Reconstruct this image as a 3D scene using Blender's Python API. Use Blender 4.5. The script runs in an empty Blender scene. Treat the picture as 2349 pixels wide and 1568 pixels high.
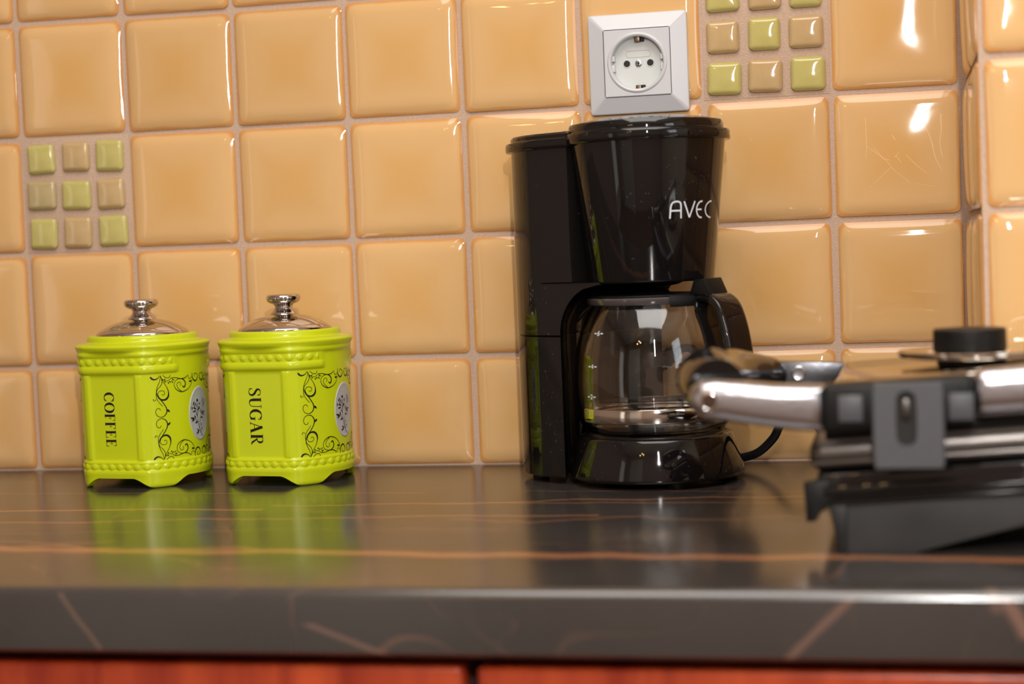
import bpy, bmesh, math, random
from math import sin, cos, pi, radians as rad, sqrt, hypot
from mathutils import Vector, Matrix, noise
sc = bpy.context.scene
COL = sc.collection
random.seed(4)
FLASH = 21
STRIP = 4
CEIL = 30
WIN = 6
PANE = 1.2
H = 0.9                      # height of the worktop surface

# ------------------------------------------------------------------ camera, light, exposure
cam = bpy.data.cameras.new('camera'); cam_o = bpy.data.objects.new('camera', cam); COL.objects.link(cam_o)
CR, CU, CF = Vector((.9755, .2165, -.0399)), Vector((.0276, .0599, .9978)), Vector((-.2184, .9744, -.0525))
yaw, pitch, roll = -.2205, -.0525, -.04
CF = Vector((sin(yaw)*cos(pitch), cos(yaw)*cos(pitch), sin(pitch)))
r0 = Vector((cos(yaw), -sin(yaw), 0)); u0 = r0.cross(CF)
CR = r0*cos(roll)+u0*sin(roll); CU = -r0*sin(roll)+u0*cos(roll)
M = Matrix((CR, CU, -CF)).transposed().to_4x4(); M.translation = Vector((.7501, -1.4122, H+.178))
cam_o.matrix_world = M
cam.sensor_width = 36; cam.lens = 4000/2349*36; cam.clip_start = .02
cam.dof.use_dof = True; cam.dof.focus_distance = 1.36; cam.dof.aperture_fstop = 4.4
sc.camera = cam_o
sc.view_settings.view_transform = 'Standard'; sc.view_settings.look = 'None'
sc.view_settings.exposure = -0.07; sc.view_settings.gamma = 1; sc.view_settings.use_curve_mapping = False
w = bpy.data.worlds.new('world'); sc.world = w; w.use_nodes = True
w.node_tree.nodes['Background'].inputs[0].default_value = (.8, .85, 1, 1)
w.node_tree.nodes['Background'].inputs[1].default_value = .05

def light(name, typ, loc, power, size, color=(1, 1, 1), target=None, size_y=None):
    l = bpy.data.lights.new(name, typ); l.energy = power; l.color = color
    if typ == 'AREA':
        l.size = size
        if size_y: l.shape = 'RECTANGLE'; l.size_y = size_y
    else: l.shadow_soft_size = size
    o = bpy.data.objects.new(name, l); COL.objects.link(o); o.location = loc
    if target is not None:
        d = Vector(target)-Vector(loc); o.rotation_euler = d.to_track_quat('-Z', 'Y').to_euler()
    return o
light('flash_head', 'POINT', (.805, -1.44, H+.44), FLASH, .010, (1, .97, .93))
light('flash_diffuser', 'AREA', (.805, -1.46, H+.62), STRIP, .022, (1, .98, .95), (.70, 0, H+.62), .30)
light('ceiling_bounce', 'AREA', (.7, -1.25, 2.44), CEIL, 1.3, (1, .96, .91), (.7, -1.2, 0))  # no lamp there: added area light for flash bounced off the ceiling
light('window_daylight', 'AREA', (2.28, -1.9, 1.6), WIN, .6, (.86, .93, 1), (0, -1.2, 1.2), 1.0)
for k, (x, z) in enumerate(((.05, 2.0), (.13, 1.95), (-.06, 1.93))):
    light('chandelier_bulb', 'POINT', (x, -2.2, z), 1.2, .022, (1, .62, .22))

# ------------------------------------------------------------------ materials
def nt(name):
    m = bpy.data.materials.new(name); m.use_nodes = True
    n = m.node_tree.nodes; return m, n, m.node_tree.links, n['Principled BSDF']
def srgb(r, g, b):
    f = lambda c: (c/255/12.92) if c/255 <= .04045 else ((c/255+.055)/1.055)**2.4
    return (f(r), f(g), f(b), 1)
def mat(name, col, rough=.4, metal=0, spec=.5, coat=0, trans=0, ior=1.45, var=0, scale=40, bump=0, bscale=200):
    m, n, L, p = nt(name)
    p.inputs['Base Color'].default_value = col; p.inputs['Roughness'].default_value = rough
    p.inputs['Metallic'].default_value = metal; p.inputs['Specular IOR Level'].default_value = spec
    p.inputs['Coat Weight'].default_value = coat; p.inputs['Coat Roughness'].default_value = .03
    p.inputs['Transmission Weight'].default_value = trans; p.inputs['IOR'].default_value = ior
    tc = n.new('ShaderNodeTexCoord')
    if var:
        nz = n.new('ShaderNodeTexNoise'); nz.inputs['Scale'].default_value = scale; nz.inputs['Detail'].default_value = 4
        L.new(tc.outputs['Object'], nz.inputs['Vector'])
        mx = n.new('ShaderNodeMix'); mx.data_type = 'RGBA'
        mx.inputs[6].default_value = tuple(c*(1-var) for c in col[:3])+(1,)
        mx.inputs[7].default_value = tuple(min(1, c*(1+var)) for c in col[:3])+(1,)
        L.new(nz.outputs['Fac'], mx.inputs[0]); L.new(mx.outputs[2], p.inputs['Base Color'])
    if bump:
        nz = n.new('ShaderNodeTexNoise'); nz.inputs['Scale'].default_value = bscale; nz.inputs['Detail'].default_value = 3
        L.new(tc.outputs['Object'], nz.inputs['Vector'])
        b = n.new('ShaderNodeBump'); b.inputs['Strength'].default_value = bump; b.inputs['Distance'].default_value = .001
        L.new(nz.outputs['Fac'], b.inputs['Height']); L.new(b.outputs['Normal'], p.inputs['Normal'])
    return m
def math_node(n, L, op, a, b=None, c=None):
    k = n.new('ShaderNodeMath'); k.operation = op
    for i, v in enumerate((a, b, c)):
        if v is None: continue
        if isinstance(v, (int, float)): k.inputs[i].default_value = v
        else: L.new(v, k.inputs[i])
    return k.outputs[0]

def tile_mat():
    m, n, L, p = nt('glazed_tile')
    tc = n.new('ShaderNodeTexCoord'); sx = n.new('ShaderNodeSeparateXYZ'); L.new(tc.outputs['Generated'], sx.inputs[0])
    ax = math_node(n, L, 'POWER', math_node(n, L, 'ABSOLUTE', math_node(n, L, 'SUBTRACT', sx.outputs[0], .5)), 16)
    az = math_node(n, L, 'POWER', math_node(n, L, 'ABSOLUTE', math_node(n, L, 'SUBTRACT', sx.outputs[2], .5)), 16)
    e = math_node(n, L, 'POWER', math_node(n, L, 'ADD', ax, az), 1/16)
    nz = n.new('ShaderNodeTexNoise'); nz.inputs['Scale'].default_value = 22; nz.inputs['Detail'].default_value = 2
    L.new(tc.outputs['Object'], nz.inputs['Vector'])
    e2 = math_node(n, L, 'ADD', e, math_node(n, L, 'MULTIPLY', math_node(n, L, 'SUBTRACT', nz.outputs['Fac'], .5), .05))
    cr = n.new('ShaderNodeValToRGB'); L.new(e2, cr.inputs[0])
    el = cr.color_ramp.elements; cr.color_ramp.interpolation = 'EASE'
    el[0].position = 0; el[0].color = TILE_C; el[1].position = .5; el[1].color = TILE_E
    for pos, c in ((.05, TILE_C), (.41, TILE_P), (.468, TILE_P), (.495, TILE_E)):
        q = el.new(pos); q.color = c
    oi = n.new('ShaderNodeObjectInfo'); hv = n.new('ShaderNodeHueSaturation')
    L.new(math_node(n, L, 'ADD', math_node(n, L, 'MULTIPLY', oi.outputs['Random'], .10), .95), hv.inputs['Value'])
    L.new(cr.outputs[0], hv.inputs['Color']); L.new(hv.outputs[0], p.inputs['Base Color'])
    p.inputs['Roughness'].default_value = .04; p.inputs['Specular IOR Level'].default_value = .55
    n2 = n.new('ShaderNodeTexNoise'); n2.inputs['Scale'].default_value = 35; n2.inputs['Detail'].default_value = 1
    L.new(tc.outputs['Object'], n2.inputs['Vector'])
    b = n.new('ShaderNodeBump'); b.inputs['Strength'].default_value = .12; b.inputs['Distance'].default_value = .0012
    L.new(n2.outputs['Fac'], b.inputs['Height']); L.new(b.outputs['Normal'], p.inputs['Normal'])
    return m
TILE_C = srgb(209, 162, 99); TILE_P = srgb(213, 171, 117); TILE_E = srgb(203, 144, 82)  # rim and pale band: glaze tone plus light and shade painted in
m_tile = tile_mat()
m_grout = mat('sandy_grout', srgb(192, 164, 142), .9, var=.16, scale=420, bump=.6, bscale=900)
m_plaster = mat('painted_plaster', srgb(225, 215, 200), .9, var=.03)
m_ceiling = mat('white_ceiling', srgb(235, 233, 228), .95)
m_rearwall = mat('mauve_wall', srgb(186, 168, 156), .9, var=.05)
m_floor = mat('laminate_floor', srgb(110, 80, 58), .5, var=.2, scale=8)
m_gl_green = mat('green_glass_mosaic', srgb(188, 176, 106), .06, spec=.6, coat=.3, var=.09, scale=160)
m_gl_brown = mat('beige_glass_mosaic', srgb(190, 160, 114), .06, spec=.6, coat=.3, var=.09, scale=160)
m_gl_grey = mat('grey_glass_mosaic', srgb(178, 158, 114), .06, spec=.6, coat=.3, var=.09, scale=160)
m_white = mat('white_plastic', srgb(198, 198, 202), .18, spec=.5)
m_white2 = mat('white_socket_insert', srgb(205, 208, 206), .1, spec=.55)
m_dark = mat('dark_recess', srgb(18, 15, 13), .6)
m_brass = mat('earth_contact_metal', srgb(110, 95, 82), .35, metal=1)
m_screw = mat('steel_screw', srgb(170, 175, 180), .25, metal=1)
m_gap = mat('shadow_gap', srgb(60, 60, 62), .8)
m_lime = mat('lime_glazed_ceramic', srgb(188, 199, 22), .2, spec=.45, var=.03, scale=30)
m_chrome = mat('polished_chrome', srgb(200, 192, 188), .06, metal=1)
m_print = mat('black_print', srgb(16, 18, 10), .45)
m_medal = mat('pale_grey_medallion', srgb(172, 172, 172), .35)
def black_plastic():
    m, n, L, p = nt('black_gloss_plastic')
    tc = n.new('ShaderNodeTexCoord'); mp = n.new('ShaderNodeMapping'); mp.inputs['Scale'].default_value = (1, 1, .12)
    L.new(tc.outputs['Object'], mp.inputs[0])
    nz = n.new('ShaderNodeTexNoise'); nz.inputs['Scale'].default_value = 60; nz.inputs['Detail'].default_value = 4
    L.new(mp.outputs[0], nz.inputs['Vector'])
    cr = n.new('ShaderNodeValToRGB'); cr.color_ramp.elements[0].position = .45; cr.color_ramp.elements[1].position = .8
    cr.color_ramp.elements[0].color = (.03,)*3+(1,); cr.color_ramp.elements[1].color = (.12,)*3+(1,)
    L.new(nz.outputs['Fac'], cr.inputs[0]); L.new(cr.outputs[0], p.inputs['Roughness'])
    # dried splashes and dust specks
    v = n.new('ShaderNodeTexNoise'); v.inputs['Scale'].default_value = 420; v.inputs['Detail'].default_value = 2
    L.new(tc.outputs['Object'], v.inputs['Vector'])
    v2 = n.new('ShaderNodeTexNoise'); v2.inputs['Scale'].default_value = 26; L.new(tc.outputs['Object'], v2.inputs['Vector'])
    s = math_node(n, L, 'MULTIPLY', math_node(n, L, 'GREATER_THAN', v.outputs['Fac'], .70), math_node(n, L, 'GREATER_THAN', v2.outputs['Fac'], .57))
    mx = n.new('ShaderNodeMix'); mx.data_type = 'RGBA'; mx.inputs[6].default_value = (.006, .005, .005, 1); mx.inputs[7].default_value = (.045, .045, .05, 1)
    L.new(s, mx.inputs[0]); L.new(mx.outputs[2], p.inputs['Base Color'])
    p.inputs['Specular IOR Level'].default_value = .5
    return m
m_black = black_plastic()
m_blackmatte = mat('black_satin_plastic', srgb(13, 13, 13), .45, spec=.3, bump=.1, bscale=500)
m_rubber = mat('black_rubber', srgb(14, 14, 15), .5)
m_greyplastic = mat('charcoal_plastic', srgb(72, 72, 75), .45, bump=.15, bscale=400)
m_footgrey = mat('scuffed_grey_plastic', srgb(52, 51, 50), .55, var=.35, spec=.3, scale=35)
m_steel = mat('brushed_steel', srgb(100, 95, 92), .34, metal=1, var=.05, scale=60)
m_mirror = mat('polished_steel', srgb(205, 198, 190), .07, metal=1)
m_alu = mat('cast_aluminium', srgb(190, 190, 196), .24, metal=1, bump=.15, bscale=300)
m_glass = mat('carafe_glass', (1, 1, 1, 1), .0, trans=1, ior=1.47)
m_logo = mat('pale_logo_print', srgb(205, 210, 216), .5)
m_hot = mat('hot_plate_enamel', srgb(30, 28, 28), .3)
m_smoke = mat('smoked_plastic', srgb(70, 64, 62), .08, spec=.6, coat=.5)

def worktop_mat():
    m, n, L, p = nt('veined_black_stone_laminate')
    tc = n.new('ShaderNodeTexCoord'); sx = n.new('ShaderNodeSeparateXYZ'); L.new(tc.outputs['Object'], sx.inputs[0])
    base = n.new('ShaderNodeTexNoise'); base.inputs['Scale'].default_value = 9; base.inputs['Detail'].default_value = 5
    L.new(tc.outputs['Object'], base.inputs['Vector'])
    mx = n.new('ShaderNodeMix'); mx.data_type = 'RGBA'; mx.inputs[6].default_value = srgb(38, 35, 34); mx.inputs[7].default_value = srgb(66, 61, 58)
    L.new(base.outputs['Fac'], mx.inputs[0])
    col = mx.outputs[2]
    def vein(fac, c, strength):
        nonlocal col
        k = n.new('ShaderNodeMix'); k.data_type = 'RGBA'; L.new(math_node(n, L, 'MULTIPLY', fac, strength), k.inputs[0])
        L.new(col, k.inputs[6]); k.inputs[7].default_value = c; col = k.outputs[2]
    # scattered veins: ridges of a noise field
    for scl, wid, st, seed in ((5.5, .006, .55, 3.1), (9, .007, .3, 8.7)):
        mp = n.new('ShaderNodeMapping'); mp.inputs['Location'].default_value = (seed, seed*2, seed); mp.inputs['Scale'].default_value = (.7, 1, 1)
        mp.inputs['Rotation'].default_value = (0, 0, .3)
        L.new(tc.outputs['Object'], mp.inputs[0])
        nz = n.new('ShaderNodeTexNoise'); nz.inputs['Scale'].default_value = scl; nz.inputs['Detail'].default_value = 2.2; nz.inputs['Distortion'].default_value = .5
        L.new(mp.outputs[0], nz.inputs['Vector'])
        d = math_node(n, L, 'ABSOLUTE', math_node(n, L, 'SUBTRACT', nz.outputs['Fac'], .5))
        f = n.new('ShaderNodeMapRange'); f.inputs[1].default_value = 0; f.inputs[2].default_value = wid; f.inputs[3].default_value = 1; f.inputs[4].default_value = 0
        L.new(d, f.inputs[0])
        g = n.new('ShaderNodeTexNoise'); g.inputs['Scale'].default_value = 7; L.new(tc.outputs['Object'], g.inputs['Vector'])
        gg = n.new('ShaderNodeMapRange'); gg.inputs[1].default_value = .45; gg.inputs[2].default_value = .62; L.new(g.outputs['Fac'], gg.inputs[0])
        vein(math_node(n, L, 'MULTIPLY', f.outputs[0], gg.outputs[0]), srgb(140, 96, 72), st)
    # the long veins that run along the top
    wob = n.new('ShaderNodeTexNoise'); wob.noise_dimensions = '1D'; wob.inputs['Scale'].default_value = 7; wob.inputs['Detail'].default_value = 4
    L.new(sx.outputs[0], wob.inputs['W'])
    top = math_node(n, L, 'GREATER_THAN', sx.outputs[2], H-.008)
    for y0, slope, amp, wid, st, k, xa, xb in VEINS:
        wb = n.new('ShaderNodeTexNoise'); wb.noise_dimensions = '1D'; wb.inputs['Scale'].default_value = 6+k; wb.inputs['Detail'].default_value = 4
        L.new(math_node(n, L, 'ADD', sx.outputs[0], 3.7*k), wb.inputs['W'])
        yy = math_node(n, L, 'ADD', math_node(n, L, 'MULTIPLY', sx.outputs[0], slope), math_node(n, L, 'MULTIPLY_ADD', wb.outputs['Fac'], amp, y0-amp/2))
        d = math_node(n, L, 'ABSOLUTE', math_node(n, L, 'SUBTRACT', sx.outputs[1], yy))
        f = n.new('ShaderNodeMapRange'); f.inputs[1].default_value = wid*.25; f.inputs[2].default_value = wid; f.inputs[3].default_value = 1; f.inputs[4].default_value = 0
        L.new(d, f.inputs[0])
        lim = math_node(n, L, 'MULTIPLY', math_node(n, L, 'GREATER_THAN', sx.outputs[0], xa), math_node(n, L, 'LESS_THAN', sx.outputs[0], xb))
        vein(math_node(n, L, 'MULTIPLY', math_node(n, L, 'MULTIPLY', f.outputs[0], lim), top), srgb(164, 108, 72), st)
    # short slanting veins on the front edge
    for x0, z0, slope, ln, st, wd in FVEINS:
        dz = math_node(n, L, 'SUBTRACT', sx.outputs[2], H+z0)
        xx = math_node(n, L, 'ADD', math_node(n, L, 'MULTIPLY', dz, slope), x0)
        d = math_node(n, L, 'ABSOLUTE', math_node(n, L, 'SUBTRACT', math_node(n, L, 'ADD', sx.outputs[0], math_node(n, L, 'MULTIPLY', math_node(n, L, 'SUBTRACT', base.outputs['Fac'], .5), .02)), xx))
        f = n.new('ShaderNodeMapRange'); f.inputs[1].default_value = wd*.3; f.inputs[2].default_value = wd; f.inputs[3].default_value = 1; f.inputs[4].default_value = 0
        L.new(d, f.inputs[0])
        lim = math_node(n, L, 'LESS_THAN', math_node(n, L, 'ABSOLUTE', dz), ln)
        lim = math_node(n, L, 'MULTIPLY', lim, math_node(n, L, 'LESS_THAN', sx.outputs[1], -.515))
        vein(math_node(n, L, 'MULTIPLY', f.outputs[0], lim), srgb(135, 100, 84), st)
    L.new(col, p.inputs['Base Color'])
    p.inputs['Roughness'].default_value = .18; p.inputs['Specular IOR Level'].default_value = 1.0
    return m
# y0, slope in x, wobble, width, strength, seed, from x, to x
VEINS = [(-.236, -.02, .02, .0045, .8, 1, -1, .30), (-.30, .05, .03, .004, .6, 2, .1, .55), (-.392, -.06, .03, .011, .75, 3, -1, 2), (-.372, -.10, .03, .006, .5, 9, -1, .36),
         (-.145, -.05, .015, .0025, .5, 4, -1, .4), (-.25, .08, .03, .0035, .65, 5, .3, .8), (-.205, -.03, .02, .003, .5, 10, .42, .75), (-.31, .03, .04, .004, .4, 11, .45, .75), (-.34, .02, .03, .003, .25, 6, -1, .5),
         (-.37, -.02, .03, .004, .3, 7, -.1, .25), (-.12, -.08, .02, .002, .35, 8, .45, .8)]
FVEINS = [(.300, -.019, -.75, .016, .4, .0022), (.458, -.029, -2.7, .010, .45, .0055), (.706, -.020, 1.15, .016, .45, .004), (.80, -.014, -.4, .010, .6, .005), (.79, -.005, -.2, .006, .3, .004)]
m_worktop = worktop_mat()

def cherry():
    m, n, L, p = nt('cherry_veneer')
    tc = n.new('ShaderNodeTexCoord'); mp = n.new('ShaderNodeMapping'); mp.inputs['Scale'].default_value = (16, 16, 1.2)
    L.new(tc.outputs['Object'], mp.inputs[0])
    nz = n.new('ShaderNodeTexNoise'); nz.inputs['Scale'].default_value = 2.2; nz.inputs['Detail'].default_value = 6; nz.inputs['Distortion'].default_value = .8
    L.new(mp.outputs[0], nz.inputs['Vector'])
    cr = n.new('ShaderNodeValToRGB'); cr.color_ramp.elements[0].position = .35; cr.color_ramp.elements[1].position = .68
    cr.color_ramp.elements[0].color = srgb(150, 42, 18); cr.color_ramp.elements[1].color = srgb(205, 82, 38)
    L.new(nz.outputs['Fac'], cr.inputs[0]); L.new(cr.outputs[0], p.inputs['Base Color'])
    p.inputs['Roughness'].default_value = .3
    return m
m_cherry = cherry()

# ------------------------------------------------------------------ mesh helpers
class B:
    def __init__(s): s.v = []; s.f = []
    def add(s, vs, fs):
        o = len(s.v); s.v += [tuple(v) for v in vs]; s.f += [tuple(i+o for i in f) for f in fs]
    def loft(s, rings, closed=True, cap0=False, cap1=False):
        n = len(rings[0]); vs = [p for r in rings for p in r]; fs = []
        for i in range(len(rings)-1):
            for j in range(n if closed else n-1):
                k = (j+1) % n
                fs.append((i*n+j, i*n+k, (i+1)*n+k, (i+1)*n+j))
        if cap0: fs.append(tuple(range(n-1, -1, -1)))
        if cap1: fs.append(tuple((len(rings)-1)*n+j for j in range(n)))
        s.add(vs, fs)
    def lathe(s, prof, n=64, c=(0, 0, 0), cap0=True, cap1=True, axis='z'):
        rings = []
        for r, z in prof:
            ring = []
            for k in range(n):
                a = 2*pi*k/n
                if axis == 'z': ring.append((c[0]+r*cos(a), c[1]+r*sin(a), c[2]+z))
                elif axis == 'y': ring.append((c[0]+r*cos(a), c[1]-z, c[2]+r*sin(a)))
                else: ring.append((c[0]+z, c[1]+r*cos(a), c[2]+r*sin(a)))
            rings.append(ring)
        s.loft(rings, True, cap0, cap1)
    def tube(s, pts, r, n=16, sub=8):
        P = smooth_path(pts, sub); rings = []; rr = r if isinstance(r, (list, tuple)) else [r]*len(pts)
        up = Vector((0, 0, 1)); prev = None
        for i, p in enumerate(P):
            t = (P[min(i+1, len(P)-1)]-P[max(i-1, 0)]).normalized()
            if prev is None:
                a = t.cross(up) if abs(t.z) < .9 else t.cross(Vector((1, 0, 0)))
            else: a = prev-t*prev.dot(t)
            a.normalize(); prev = a; b = t.cross(a)
            q = i/(len(P)-1)*(len(rr)-1); k = min(int(q), len(rr)-2) if len(rr) > 1 else 0
            R = rr[k]+(rr[k+1]-rr[k])*(q-k) if len(rr) > 1 else rr[0]
            rings.append([p+a*R*cos(2*pi*j/n)+b*R*sin(2*pi*j/n) for j in range(n)])
        s.loft(rings, True, True, True)
    def box(s, x0, x1, y0, y1, z0, z1, bev=0, seg=3, fn=None):
        bm = bmesh.new(); bmesh.ops.create_cube(bm, size=1)
        for v in bm.verts:
            v.co = Vector(((x0+x1)/2+v.co.x*(x1-x0), (y0+y1)/2+v.co.y*(y1-y0), (z0+z1)/2+v.co.z*(z1-z0)))
        if bev: bmesh.ops.bevel(bm, geom=bm.edges[:], offset=bev, segments=seg, profile=.5, affect='EDGES')
        bm.verts.index_update()
        s.add([fn(v.co) if fn else v.co for v in bm.verts], [[v.index for v in f.verts] for f in bm.faces]); bm.free()
    def prism(s, poly, axis, a, b, bev=0, fn=None, seg=2):
        """poly of 2D points extruded along axis ('x','y','z') from a to b"""
        bm = bmesh.new()
        def P(p, t): return {'x': (t, p[0], p[1]), 'y': (p[0], t, p[1]), 'z': (p[0], p[1], t)}[axis]
        v0 = [bm.verts.new(P(p, a)) for p in poly]; v1 = [bm.verts.new(P(p, b)) for p in poly]; n = len(poly)
        bm.faces.new(v0); bm.faces.new(v1[::-1])
        for i in range(n): bm.faces.new((v0[i], v1[i], v1[(i+1) % n], v0[(i+1) % n]))
        bmesh.ops.recalc_face_normals(bm, faces=bm.faces[:])
        if bev:
            es = [e for e in bm.edges if any(len(f.verts) == n and n != 4 for f in e.link_faces) or n == 4]
            bmesh.ops.bevel(bm, geom=es, offset=bev, segments=seg, profile=.5, affect='EDGES')
        bm.verts.index_update()
        s.add([fn(v.co) if fn else v.co for v in bm.verts], [[v.index for v in f.verts] for f in bm.faces]); bm.free()
    def ribbon(s, pts, ws, mp, sub=6, smooth=True, closed=False):
        P = smooth_path([Vector((p[0], p[1], 0)) for p in pts], sub, closed) if smooth else lin_path([Vector((p[0], p[1], 0)) for p in pts], sub)
        n = len(P); L_ = []; R_ = []
        for i, p in enumerate(P):
            a, b = (P[(i-1) % n], P[(i+1) % n]) if closed else (P[max(i-1, 0)], P[min(i+1, n-1)])
            t = (b-a); t = t.normalized() if t.length > 1e-9 else Vector((1, 0, 0)); nn = Vector((-t.y, t.x, 0))
            if isinstance(ws, (int, float)): w_ = ws
            else:
                m_ = len(ws)-(0 if closed else 1); q = i/(n if closed else max(n-1, 1))*m_; k = int(q); k2 = (k+1) % len(ws) if closed else min(k+1, len(ws)-1)
                k = min(k, len(ws)-1); w_ = ws[k]+(ws[k2]-ws[k])*(q-int(q))
            L_.append(mp(*(p+nn*w_/2).to_2d())); R_.append(mp(*(p-nn*w_/2).to_2d()))
        fs = []
        for i in range(n if closed else n-1):
            k = (i+1) % n; fs.append((i, k, n+k, n+i))
        s.add(L_+R_, fs)
    def leaf(s, a, b, w_, mp):
        a = Vector(a); b = Vector(b); d = b-a; nn = Vector((-d.y, d.x)).normalized()
        prof = ((0, .12), (.2, .7), (.45, 1), (.7, .75), (.9, .3), (1, .03)); Ls = []; Rs = []
        for t, k in prof:
            p = a+d*t; Ls.append(mp(*(p+nn*w_*k/2))); Rs.append(mp(*(p-nn*w_*k/2)))
        m_ = len(prof); s.add(Ls+Rs, [(i, i+1, m_+i+1, m_+i) for i in range(m_-1)])
    def build(s, name, mt, parent=None, angle=40, loc=None):
        me = bpy.data.meshes.new(name); me.from_pydata(s.v, [], s.f); me.validate(); me.update()
        bm = bmesh.new(); bm.from_mesh(me); bmesh.ops.recalc_face_normals(bm, faces=bm.faces[:]); bm.to_mesh(me); bm.free()
        for p in me.polygons: p.use_smooth = True
        if angle < 180: me.set_sharp_from_angle(angle=rad(angle))
        me.materials.append(mt)
        o = bpy.data.objects.new(name, me); COL.objects.link(o)
        if parent: o.parent = parent
        if loc: o.location = loc
        return o
def smooth_path(pts, sub=8, closed=False):
    P = [Vector(p) for p in pts]; n = len(P); out = []
    if n == 2 and not closed: return lin_path(P, sub)
    for i in range(n if closed else n-1):
        if closed: p0, p1, p2, p3 = P[i-1], P[i], P[(i+1) % n], P[(i+2) % n]
        else: p0, p1, p2, p3 = P[max(i-1, 0)], P[i], P[i+1], P[min(i+2, n-1)]
        for k in range(sub):
            t = k/sub
            out.append(.5*((2*p1)+(p2-p0)*t+(2*p0-5*p1+4*p2-p3)*t*t+(3*p1-p0-3*p2+p3)*t**3))
    if not closed: out.append(P[-1])
    return out
def lin_path(P, sub):
    out = []
    for a, b in zip(P, P[1:]): out += [a+(b-a)*k/sub for k in range(sub)]
    return out+[P[-1]]
def sstep(a, b, x):
    t = max(0, min(1, (x-a)/(b-a))); return t*t*(3-2*t)
def interp(tab, x):
    if x <= tab[0][0]: return tab[0][1]
    for (a, u), (b, v) in zip(tab, tab[1:]):
        if x <= b: return u+(v-u)*(x-a)/(b-a)
    return tab[-1][1]
def thing(name, label, cat, loc=(0, 0, 0), rz=0, group=None):
    o = bpy.data.objects.new(name, None); COL.objects.link(o); o.location = loc; o.rotation_euler = (0, 0, rz)
    o.empty_display_size = .02
    o['label'] = label; o['category'] = cat
    if group: o['group'] = group
    return o
def struct(o): o['kind'] = 'structure'; return o
def copy_of(src, parent, loc, rot=None):
    o = src.copy(); COL.objects.link(o); o.parent = parent; o.location = loc
    if rot: o.rotation_euler = rot
    return o

# ------------------------------------------------------------------ room shell
X0, X1, Y0, ZC = -1.6, 2.4, -3.2, 2.5
PX, PY = .8035, -.2267           # the pier: its left face and its front face
b = B(); b.box(X0, X1, Y0, .12, -.1, 0); struct(b.build('floor', m_floor))
b = B(); b.box(X0, X1, Y0, .12, ZC, ZC+.1); struct(b.build('ceiling', m_ceiling))
b = B(); b.box(X0-.1, X0, Y0, .12, 0, ZC); struct(b.build('wall_left', m_rearwall))
b = B(); b.box(X1, X1+.1, Y0, .12, 0, ZC); struct(b.build('wall_right', m_plaster))
b = B(); b.box(X0, X1, Y0-.1, Y0, 0, ZC); struct(b.build('wall_front', m_rearwall))
b = B(); b.box(X0, PX+.1, 0, .12, 0, ZC); wall = struct(b.build('wall_back', m_grout))
b = B(); b.box(PX, X1, PY, .12, 0, ZC); pier = struct(b.build('wall_pier', m_grout))
# window on the right wall, unseen white door added on the rear wall: what the gloss reflects
m_pane = bpy.data.materials.new('daylit_pane'); m_pane.use_nodes = True
pn = m_pane.node_tree.nodes; pn['Principled BSDF'].inputs['Emission Color'].default_value = (.86, .93, 1, 1); pn['Principled BSDF'].inputs['Emission Strength'].default_value = PANE
win = bpy.data.objects.new('window_1', None); COL.objects.link(win); win.location = (X1, -1.9, 1.6); struct(win)
b = B(); b.box(-.02, -.005, -.32, .32, -.5, .5); b.build('pane', m_pane, win)
b = B()
for y in (-.35, -.02, .31): b.box(-.05, -.0, y, y+.04, -.54, .54, .004)
for z in (-.54, .2, .5): b.box(-.049, -.001, -.35, .35, z, z+.04, .004)
b.build('window_frame', m_white, win)
dr = bpy.data.objects.new('door_1', None); COL.objects.link(dr); dr.location = (-.6, Y0, 0); struct(dr)
b = B(); b.box(-.42, .42, .0, .04, 0, 2.05, .004); b.build('door_leaf', m_ceiling, dr)
b = B()
for x in (-.5, .42): b.box(x, x+.08, 0, .06, 0, 2.13, .004)
b.box(-.42, .42, 0, .06, 2.05, 2.13, .004); b.build('door_frame', m_ceiling, dr)

d2 = bpy.data.objects.new('glow_door', None); COL.objects.link(d2); d2.location = (X0, -2.65, 0); struct(d2)  # unseen, added: its glowing pane draws a pale streak on the black plastic
m_gdoor = bpy.data.materials.new('added_glow_pane'); m_gdoor.use_nodes = True
pn = m_gdoor.node_tree.nodes; pn['Principled BSDF'].inputs['Emission Color'].default_value = (1, .93, .86, 1); pn['Principled BSDF'].inputs['Emission Strength'].default_value = .9
b = B(); b.box(.005, .02, -.24, .24, .25, 1.95); b.build('pane', m_gdoor, d2)
b = B()
for y in (-.36, .24): b.box(0, .05, y, y+.12, 0, 2.1, .004)
for z in (0, 1.95): b.box(0, .049, -.24, .24, z, z+(.25 if z == 0 else .15), .004)
b.build('door_frame', m_ceiling, d2)

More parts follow.
